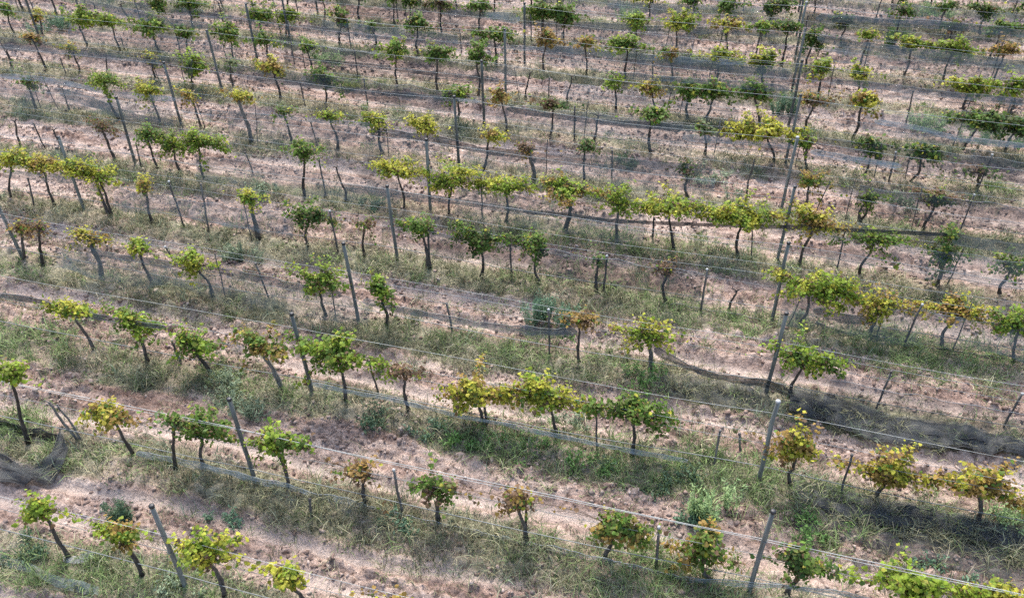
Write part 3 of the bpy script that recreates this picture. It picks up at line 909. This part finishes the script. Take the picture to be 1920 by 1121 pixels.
for r in range(0, 14):
    if r >= 2:
        v, f = tube(wire_path(r, 1.42, -17.0-.2*r, 31.0, .05, r+6), .0042, 5, False)
        tag(mk('foliage_wire', v, f, M_WIRE, smooth=True), 'thin grey middle wire at crown height of the '+rowname(r), 'wire', 'trellis wires')
    v, f = tube(wire_path(r, .52, -17.0-.2*r, 31.0, .09, r+8)+np.array([0, -.03, 0]), .009, 5, False)
    tag(mk('drip_hose', v, f, M_WDARK, smooth=True), 'thin dark hose strung low along the trunks of the '+rowname(r), 'hose', 'drip hoses')

# ------------------------------------------------------------------ netting
def resample(pl, n):
    pl = np.asarray(pl, float); s_ = np.concatenate([[0], np.cumsum(np.linalg.norm(np.diff(pl, axis=0), axis=1))])
    t_ = np.linspace(0, s_[-1], n); return np.stack([np.interp(t_, s_, pl[:, i]) for i in range(pl.shape[1])], -1)
def net_roll(pl, th, row, key, label):
    """gathered net hanging along a row: a lumpy flattened bundle with loose folds"""
    q = resample(pl, max(8, int(abs(pl[-1][0]-pl[0][0])/9)))
    P = []
    for x, y in q:
        g0 = plane_pt(x, y, row*SC-.1)
        Yv = float(row_y(row, g0[0]))*.65+.35*row*SC-.09; P.append(plane_pt(x, y, Yv))
    P = np.array(P); P[:, 2] = np.maximum(P[:, 2], height(P[:, 0], P[:, 1])+.05)
    s_ = px_per_m(P[len(P)//2]); R = th/s_*.5*(1.35 if row >= 5 else 1.1)
    k = len(P); ln = np.arange(k)*abs(pl[-1][0]-pl[0][0])/k/40.0
    wv = R*2*(.45+1.0*fbm(ln, np.full(k, row*3.3+pl[0][0]*.01), 7, 3)); wv[0] *= .35; wv[-1] *= .35
    m_ = 7; t_ = np.linspace(-.5, .5, m_)
    V_ = np.zeros((k, m_, 3))
    for j in range(m_):
        V_[:, j] = P
        V_[:, j, 2] += t_[j]*wv*.95+.10*R*(vnoise(ln*3, np.full(k, j*2.3), 9)-.5)
        V_[:, j, 1] += (.7*R)*(fbm(ln*1.7, np.full(k, j*.9+row), 8, 3)-.5)*2+t_[j]*.25*R
    V_[..., 2] = np.maximum(V_[..., 2], height(V_[..., 0], V_[..., 1])+.02)
    ix = np.arange(k*m_).reshape(k, m_)
    f_ = np.stack([ix[:-1, :-1], ix[1:, :-1], ix[1:, 1:], ix[:-1, 1:]], -1).reshape(-1, 4)
    root = empty('net_bundle', P[0]); o_ = np.array(P[0])
    mk('netting', V_.reshape(-1, 3)-o_, f_, NET['grey' if key == 'dark' and row >= 8 else key], root, smooth=True)
    for j in ((0, m_-1, m_//2) if th > 9 else (0, m_-1)):
        cr = .0045 if j != m_-1 else .006
        v, f = tube(V_[:, j]-o_+np.array([0, -.012, 0]), cr, 5, False); mk('edge_cord', v, f, CORDC[key], root, smooth=True)
    tag(root, label, 'net', 'nets gathered along the rows')
def net_sheet(up, lo_, key, label, z=.06, row=None, amp=.07):
    """loose net lying on the ground or hanging in the row plane, with folds"""
    n_ = max(12, int(abs(up[-1][0]-up[0][0])/7)); A = resample(up, n_); B = resample(lo_, n_); k = 9
    V_ = np.zeros((n_, k, 3))
    for i in range(n_):
        for j in range(k):
            x, y = A[i]+(B[i]-A[i])*(j/(k-1))
            if row is None: V_[i, j] = ground_pt(x, y, z)
            else:
                g0 = plane_pt(x, y, row*SC-.1); V_[i, j] = plane_pt(x, y, float(row_y(row, g0[0]))*.65+.35*row*SC-.09)
    fx, fy = V_[..., 0], V_[..., 1]
    fold = (fbm(fx*1.1+fy*2, fy*4.5, 3, 3)-.4)
    if row is None: V_[..., 2] = height(fx, fy)+z+amp*1.8*np.maximum(fold, -.15)
    else:
        V_[..., 1] += amp*2*(fbm(fx*2.2, V_[..., 2]*3, 4, 3)-.5)
        V_[..., 2] = np.maximum(V_[..., 2], height(fx, fy)+.04)
    # gathered, heavier top edge
    ix = np.arange(n_*k).reshape(n_, k)
    f_ = np.stack([ix[:-1, :-1], ix[1:, :-1], ix[1:, 1:], ix[:-1, 1:]], -1).reshape(-1, 4)
    o_ = V_[0, 0].copy(); root = empty('bird_net', o_)
    mk('netting', V_.reshape(-1, 3)-o_, f_, NET[key], root, smooth=True)
    if key in ('dark', 'black', 'solid'):              # a second slack layer and cords along the edges
        V2 = V_.copy(); V2[..., 2] += .03+.12*np.maximum(0, fbm(fx*1.7+5, fy*3.5, 6, 3)-.45); V2[..., 1] += .05
        mk('netting', V2.reshape(-1, 3)-o_, f_, NET['thin'], root, smooth=True)
        for j in (0, k-1, k//2):
            v, f = tube(V_[:, j]-o_+np.array([0, 0, .02]), .008, 5, False); mk('edge_cord', v, f, M_CAPB, root)
    tag(root, label, 'net', 'loose nets')

def off(pl, d): return [(x, y+d) for x, y in pl]
net_roll([(1226, 658), (1290, 686), (1345, 705), (1400, 714), (1440, 719), (1482, 738)], 17, 3, 'dark', 'black net sagging from the yellow vine to the right tall post, fourth row')
net_sheet([(1478, 742), (1560, 752), (1650, 782), (1750, 802), (1925, 836)], [(1478, 775), (1560, 802), (1640, 830), (1750, 846), (1925, 864)], 'black', 'long black net heaped on the ground at right below the fourth row', .10)
net_roll([(1560, 772), (1640, 808), (1760, 838), (1925, 858)], 9, 3, 'black', 'twisted black net edge along the heaped net at right, fourth row')
net_sheet([(1232, 698), (1330, 718), (1440, 728)], [(1232, 742), (1330, 766), (1440, 780)], 'thin', 'thin grey net spread over the ground left of the right post, fourth row')
net_sheet([(1485, 908), (1600, 932), (1750, 966), (1925, 1004)], [(1485, 940), (1600, 985), (1750, 1002), (1925, 1040)], 'dark', 'black net lying under the yellow vines at right, third row from bottom')
net_roll([(1680, 958), (1780, 976), (1860, 992), (1925, 1008)], 13, 2, 'black', 'bunched black net roll at the right edge, third row from bottom')
net_sheet([(1485, 942), (1600, 987), (1750, 1004), (1925, 1042)], [(1490, 998), (1620, 1036), (1720, 1060), (1925, 1112)], 'thin', 'thin net spread on the soil at right, between second and third rows')
net_roll([(256, 848), (330, 864), (395, 877), (480, 900), (545, 911), (600, 932), (700, 966)], 15, 1, 'pale', 'pale grey net roll lying along the left of the second row')
net_roll([(700, 968), (850, 1004), (1000, 1044), (1150, 1068), (1300, 1086), (1420, 1094), (1560, 1108), (1700, 1135)], 10, 1, 'teal', 'thin grey green net strip along the right of the second row')
net_roll([(0, 878), (30, 890), (60, 894), (86, 888), (104, 858), (116, 822)], 26, 1, 'solid', 'black net piled on the ground at the left edge and tied to a bare vine')
net_sheet([(0, 858), (40, 876), (86, 874), (106, 846), (117, 814)], [(0, 908), (45, 912), (96, 905), (122, 880), (130, 846)], 'solid', 'black net heap on the ground under the leftmost vine, second row', .12, amp=.22)
net_sheet([(114, 812), (160, 830), (212, 848)], [(118, 846), (165, 856), (214, 862)], 'thin', 'thin dark net draped from the bare forked vine at left', row=1)
net_sheet([(0, 1042), (60, 1062), (110, 1086), (190, 1106)], [(0, 1062), (60, 1080), (110, 1106), (190, 1124)], 'teal', 'pale net strip on the ground in the bottom left corner', .05)
net_sheet([(120, 1046), (150, 1044), (178, 1040)], [(122, 1058), (150, 1060), (178, 1050)], 'pale', 'scrap of pale net beside the leftmost vine of the nearest row', .05)
net_roll([(585, 718), (640, 731), (730, 747), (860, 779), (960, 798), (1060, 819), (1180, 844), (1290, 864)], 8, 2, 'pale', 'thin pale net roll along the middle of the third row')
net_roll([(0, 553), (85, 566), (125, 585), (160, 590), (213, 598), (276, 609), (310, 612)], 10, 2, 'dark', 'dark net bundle through the lime green vines at left, third row')
net_roll([(130, 462), (170, 470), (250, 485), (330, 498), (400, 505), (500, 526), (580, 543), (640, 554)], 16, 3, 'grey', 'grey net bundle hanging at left in the fourth row')
net_roll([(680, 566), (770, 582), (860, 602), (930, 614), (1030, 622), (1082, 622)], 16, 3, 'grey', 'grey net bundle hanging left of the brown vine in the fourth row')
net_roll([(1525, 582), (1580, 596), (1645, 600)], 17, 4, 'dark', 'short brown black net bundle between two yellow vines, fifth row')
net_roll([(1530, 604), (1560, 618), (1620, 636), (1690, 652), (1750, 660), (1840, 676), (1925, 692)], 5, 4, 'dark', 'sagging dark net edge below the yellow vines at right, fifth row')
net_roll([(1250, 606), (1315, 613), (1365, 622), (1440, 632)], 8, 4, 'thin', 'dark strip standing in for grass edge shade, left of the right tall post, fifth row')  # dark band added as the shade along the grass edge, in net shape
net_sheet([(4, 318), (60, 322), (140, 328)], [(4, 334), (60, 338), (140, 345)], 'teal', 'thin green grey net hanging under the yellow vines at left, fifth row', row=4)
net_roll([(980, 397), (1060, 402), (1140, 414), (1250, 419), (1400, 424), (1470, 426), (1560, 430), (1700, 436), (1785, 440)], 6, 5, 'black', 'tight black net line running below the yellow vines of the sixth row')
net_sheet([(1785, 436), (1850, 448), (1925, 458)], [(1785, 456), (1850, 470), (1925, 482)], 'grey', 'grey net hanging at the right edge in the sixth row', row=5)
net_roll([(640, 350), (760, 367), (885, 382), (985, 396)], 10, 5, 'grey', 'grey net bundle left of the black net line, sixth row')
net_sheet([(628, 277), (700, 316), (748, 342)], [(632, 300), (690, 345), (740, 385)], 'thin', 'thin net sheet slanting down to the yellow vine, sixth row', row=5)
net_roll([(370, 346), (410, 354), (450, 362)], 10, 5, 'teal', 'short green grey net bundle behind the tall stake at left, sixth row')
net_roll([(690, 246), (760, 253), (820, 262), (900, 281), (1000, 292)], 11, 6, 'dark', 'dark net bundle left of the pale stump, seventh row')
net_sheet([(1000, 286), (1100, 291), (1250, 304), (1335, 310)], [(1000, 306), (1100, 314), (1250, 330), (1335, 330)], 'grey', 'grey net hanging in the middle of the seventh row', row=6)
net_roll([(1520, 284), (1600, 298), (1690, 312)], 8, 6, 'pale', 'pale net roll right of the right tall post, seventh row')
net_roll([(110, 172), (190, 197), (225, 216), (345, 236)], 16, 6, 'grey', 'grey net bundle at left under the yellow vines, seventh row')
net_roll([(0, 142), (80, 148), (150, 161), (215, 177), (330, 187)], 7, 6, 'pale', 'pale net roll high at left in the seventh row')
net_roll([(340, 207), (470, 216), (580, 225), (700, 235)], 6, 6, 'teal', 'green grey net strip left of the middle in the seventh row')
net_roll([(760, 179), (840, 186), (900, 191)], 7, 7, 'pale', 'pale net roll left of the middle tall post, eighth row')
net_roll([(950, 204), (1010, 214), (1060, 220), (1130, 229), (1280, 240)], 11, 7, 'dark', 'dark net bundle right of the middle tall post, eighth row')
net_roll([(1280, 258), (1400, 268), (1490, 276)], 10, 7, 'pale', 'blue grey net roll below the bright yellow vine, eighth row')
net_roll([(1640, 228), (1720, 240), (1800, 262), (1925, 275)], 8, 7, 'pale', 'pale net roll at right in the eighth row')
net_roll([(480, 150), (570, 157), (640, 168), (700, 174), (785, 180)], 9, 7, 'grey', 'grey net bundle left of the middle in the eighth row')
net_roll([(0, 88), (120, 98), (220, 108), (300, 118)], 7, 7, 'pale', 'pale net roll at the left edge in the eighth row')
net_roll([(1150, 140), (1250, 148), (1340, 154), (1480, 168)], 9, 8, 'grey', 'grey net bundle above the green hedge of vines, ninth row')
net_roll([(1560, 152), (1650, 161), (1750, 174), (1850, 184), (1925, 192)], 9, 8, 'dark', 'dark net bundle at right in the ninth row')
net_roll([(580, 112), (700, 124), (800, 137), (900, 146), (980, 158)], 6, 8, 'grey', 'grey net strip left of the middle in the ninth row')
net_roll([(1140, 112), (1300, 123), (1420, 133), (1485, 141)], 9, 9, 'dark', 'dark net bundle left of the right post column, tenth row')
net_roll([(1532, 72), (1620, 86), (1695, 96), (1770, 106), (1925, 124)], 13, 9, 'dark', 'thick dark net bundle at right in the tenth row')
net_roll([(930, 87), (1060, 94), (1200, 106), (1300, 113), (1400, 120)], 7, 9, 'pale', 'pale net roll across the middle of the tenth row')
net_roll([(330, 24), (400, 29), (500, 46), (640, 61)], 8, 9, 'dark', 'dark net bundle left of the middle in the tenth row')
net_roll([(640, 62), (760, 75), (860, 83), (935, 87)], 6, 9, 'dark', 'dark net line left of the pale net roll, tenth row')
net_roll([(150, 4), (225, 20), (325, 43), (400, 50)], 10, 8, 'grey', 'grey net bundle at upper left in the ninth row')
net_roll([(1000, 45), (1100, 49), (1250, 55), (1400, 60), (1490, 62)], 10, 10, 'grey', 'grey net bundle across the middle of the eleventh row')
net_roll([(828, 24), (900, 29), (975, 36)], 12, 10, 'pale', 'pale net roll at the top middle, eleventh row')
net_roll([(1530, 34), (1650, 42), (1750, 46), (1925, 64)], 12, 10, 'dark', 'dark net bundle at right in the eleventh row')
net_roll([(1140, 10), (1300, 14), (1480, 20)], 8, 11, 'pale', 'pale net roll near the top edge, twelfth row')
for r in range(3, 14):
    for c, nm in ((-1, 'far left'), (0, 'left'), (1, 'middle'), (2, 'right')):
        if rng.random() < .10: continue
        xa = c*COLW+rng.uniform(.2, 2.5); xb = xa+rng.uniform(5.0, 8.6)
        ua, va = to_px((xa, r*SC, .8)); ub, vb = to_px((xb, r*SC, .8))
        if ub < 0 or ua > 1920 or max(va, vb) < 0: continue
        n_ = int((xb-xa)/.12); k = 9; X_ = np.linspace(xa, xb, n_)
        z1 = rng.uniform(.85, 1.3); dz = rng.uniform(.45, .9)
        V_ = np.zeros((n_, k, 3)); wv = dz*(.45+1.0*fbm(X_*.6, np.full(n_, r*3.7), 17, 3))
        for j in range(k):
            t_ = j/(k-1); V_[:, j, 0] = X_; V_[:, j, 2] = z1-wv*t_-.06*np.abs(np.sin((X_-xa)*2.0))
            V_[:, j, 1] = row_y(np.full(n_, r), X_)*.65+.35*r*SC-.10-.22*t_+.16*(fbm(X_*2.2, np.full(n_, j*.5+r), 18, 3)-.5)
        V_[..., 2] = np.maximum(V_[..., 2], height(V_[..., 0], V_[..., 1])+.03)
        ix = np.arange(n_*k).reshape(n_, k)
        f_ = np.stack([ix[:-1, :-1], ix[1:, :-1], ix[1:, 1:], ix[:-1, 1:]], -1).reshape(-1, 4)
        root = empty('net_veil', V_[0, 0]); o_ = V_[0, 0].copy()
        mk('netting', V_.reshape(-1, 3)-o_, f_, NET['veil' if rng.random() < .65 else 'thin'], root, smooth=True)
        v, f = tube(V_[:, 0]-o_, .005, 5, False); mk('edge_cord', v, f, M_WIRE, root)
        tag(root, 'sheer grey net veil, '+nm+' bay of '+rowname(r), 'net', 'net veils')

# ------------------------------------------------------------------ weeds
def build_weed(px, py, wpx, hpx, code, feath, label):
    g = ground_pt(px, py); s_ = px_per_m(g); w, h = wpx/s_, max(.16, hpx/s_*(.95 if feath else .72)); gz = hz(g[0], g[1])
    root = empty('weed', (g[0], g[1], gz-.02))
    WP = {'t': (0.085, 0.150, 0.082), 'g': (0.085, 0.165, 0.035), 'p': (0.19, 0.27, 0.10), 's': (0.16, 0.20, 0.115), 'y': (0.26, 0.29, 0.07), 'd': (0.06, 0.10, 0.05)}
    base = np.array(WP[code])*1.45; base = base*.88+.12*base.mean()*np.array([1.0, 1.08, .95])
    subs = [np.array([rng.normal(0, .36)*w, rng.normal(0, .2)*w, rng.uniform(.3, 1.05)]) for _ in range(5)]
    ns = int(np.clip(34*w*(2.2 if feath else 1.2)+10, 16, 90)); st = []; P = []; Nn = []
    for i in range(ns):
        a = rng.uniform(0, 6.28); rr = w*.5*math.sqrt(rng.random()); b = np.array([math.cos(a)*rr*.55, math.sin(a)*rr*.4, 0])
        su = subs[int(rng.integers(5))]; b = b*.5+np.array([su[0], su[1], 0])
        top = b+np.array([math.cos(a)*w*.22*rng.random(), math.sin(a)*w*.2*rng.random(), h*su[2]*rng.uniform(.35, 1.05)])
        t_ = np.linspace(0, 1, 5); pth = bez(b, (b+top)/2+np.array([0, 0, .1*h]), top, t_); st.append((pth, np.linspace(.006, .0025, 5)))
        nl = int((16 if feath else 12)*(.5+h)); tl = rng.uniform(.12, 1, nl)
        P.append(bez(b, (b+top)/2+np.array([0, 0, .1*h]), top, tl)+rng.normal(0, .028 if feath else .04, (nl, 3)))
        Nn.append(rng.normal(0, .6, (nl, 3))+np.array([0, 0, .6]))
    P = np.vstack(P); P[:, 2] = np.maximum(P[:, 2], .02); Nn = np.vstack(Nn); n = len(P)
    v, f = merge([tube(p, r, 4, False) for p, r in st]); tag(mk('stems', v, f, M_WEED, root, colors=np.tile(base*.8, (len(v), 1))), kind='stuff')
    ol = np.array([(0, -.5), (.10, 0), (0, .6), (-.10, 0)]) if feath else np.array([(0, -.5), (.2, -.1), (.14, .25), (0, .6), (-.14, .25), (-.2, -.1)])
    col = base*rng.uniform(.65, 1.4, (n, 1))
    v, f, c = leaf_cloud(P, rng.uniform(.06, .11, n)*(1.15 if feath else .85), Nn, col, ol)
    tag(mk('foliage', v, f, M_WEED, root, colors=c), kind='stuff')
    tag(root, label, 'weed', 'weeds among the rows')

for a in [(1030, 612, 78, 74, 't', 1, 'round bluish green feathery weed left of the brown vine, fourth row'),
          (1322, 975, 70, 120, 'p', 1, 'tall pale green feathery weed in front of the right side of the third row'),
          (1888, 990, 120, 70, 'p', 0, 'bright green weed under the last yellow vine at the right edge'),
          (1192, 728, 78, 66, 'g', 0, 'green leafy weed in front of the yellow vine with pale trunk, fourth row'),
          (1010, 862, 110, 50, 'g', 0, 'low green weed in front of the yellow vines, third row'),
          (815, 818, 50, 46, 't', 0, 'small blue green weed left of the red and yellow vine, third row'),
          (880, 838, 70, 48, 'g', 0, 'green weed right below the red and yellow vine, third row'),
          (1110, 880, 80, 46, 'g', 0, 'green weed in the grass left of the dark green vine, third row'),
          (1240, 905, 100, 60, 'd', 0, 'dark green weed clump right of the dark green vine, third row'),
          (705, 800, 85, 56, 'd', 0, 'dark green bushy weed left of the dry brown vine, third row'),
          (448, 492, 56, 56, 's', 1, 'pale sage weed between two rows, left of the thin stake'),
          (500, 372, 60, 46, 's', 0, 'grey green weed behind the small yellow vine, sixth row'),
          (1472, 215, 46, 62, 't', 1, 'upright blue green weed beside the right post column, ninth row'),
          (1664, 92, 46, 56, 'g', 1, 'bright green column shaped weed at upper right'),
          (1705, 240, 88, 42, 'p', 1, 'pale green spreading weed at right in the ninth row'),
          (1742, 34, 50, 36, 'p', 1, 'pale green weed near the top edge at right'),
          (618, 122, 74, 46, 'p', 0, 'pale green bush behind the small vine at upper left of centre'),
          (658, 168, 60, 32, 'y', 0, 'yellow green rounded bush left of centre in the upper part'),
          (92, 60, 86, 40, 't', 1, 'blue green weed between vines in the upper left corner'),
          (1556, 1010, 90, 66, 'g', 0, 'green weed in the net at the lower right, third row'),
          (1712, 1062, 95, 66, 't', 0, 'blue green weed beside the lime green vine at lower right'),
          (428, 985, 46, 62, 't', 0, 'small green weed in the alley in front of the fifth vine of the second row'),
          (232, 985, 40, 90, 'd', 1, 'dark wispy tuft left of the nearest tall post'),  # dark upright stems with fine leaves
          (745, 985, 55, 36, 't', 0, 'small blue green weed at the foot of the pale tipped stake, second row'),
          (1180, 46, 60, 40, 'p', 1, 'pale green weed near the top edge right of centre'),
          (1888, 272, 86, 40, 'g', 1, 'light green weed at the right edge, ninth row'),
          (1690, 392, 66, 48, 's', 0, 'grey green weed left of the brown leaved vine, seventh row'),
          (1310, 348, 96, 46, 's', 0, 'grey green weed behind the yellow vines right of centre, seventh row'),
          (1170, 318, 80, 36, 'd', 0, 'dark green weed in the net right of centre, seventh row'),
          (470, 738, 110, 52, 's', 1, 'sage green weed at the foot of the orange tinged vine, third row'),
          (160, 600, 50, 34, 'p', 0, 'small pale weed beside the leftmost vine trunk, third row'),
          (705, 395, 46, 36, 't', 0, 'blue green weed under the slanting net sheet, fifth row'),
          (1060, 800, 60, 44, 's', 0, 'grey green weed behind the stake right of the yellow vines, third row'),
          (1325, 1000, 60, 40, 't', 0, 'small blue green weed left of the green and orange vine, second row'),
          (345, 1108, 60, 40, 's', 0, 'pale grassy weed at the foot of the nearest tall post'),
          (60, 1045, 70, 60, 'd', 0, 'dark green weed below the leftmost vine of the nearest row'),
          (1060, 640, 46, 26, 'g', 0, 'low green weed just left of the brown vine, fourth row'),
          (1500, 600, 30, 24, 's', 0, 'tiny grey weed right of the right tall post, fifth row')]:
    build_weed(*a)

print('objects', len(bpy.data.objects), 'tris', sum(len(o.data.loop_triangles) or sum(len(p.vertices)-2 for p in o.data.polygons) for o in bpy.data.objects if o.type == 'MESH') if False else '')
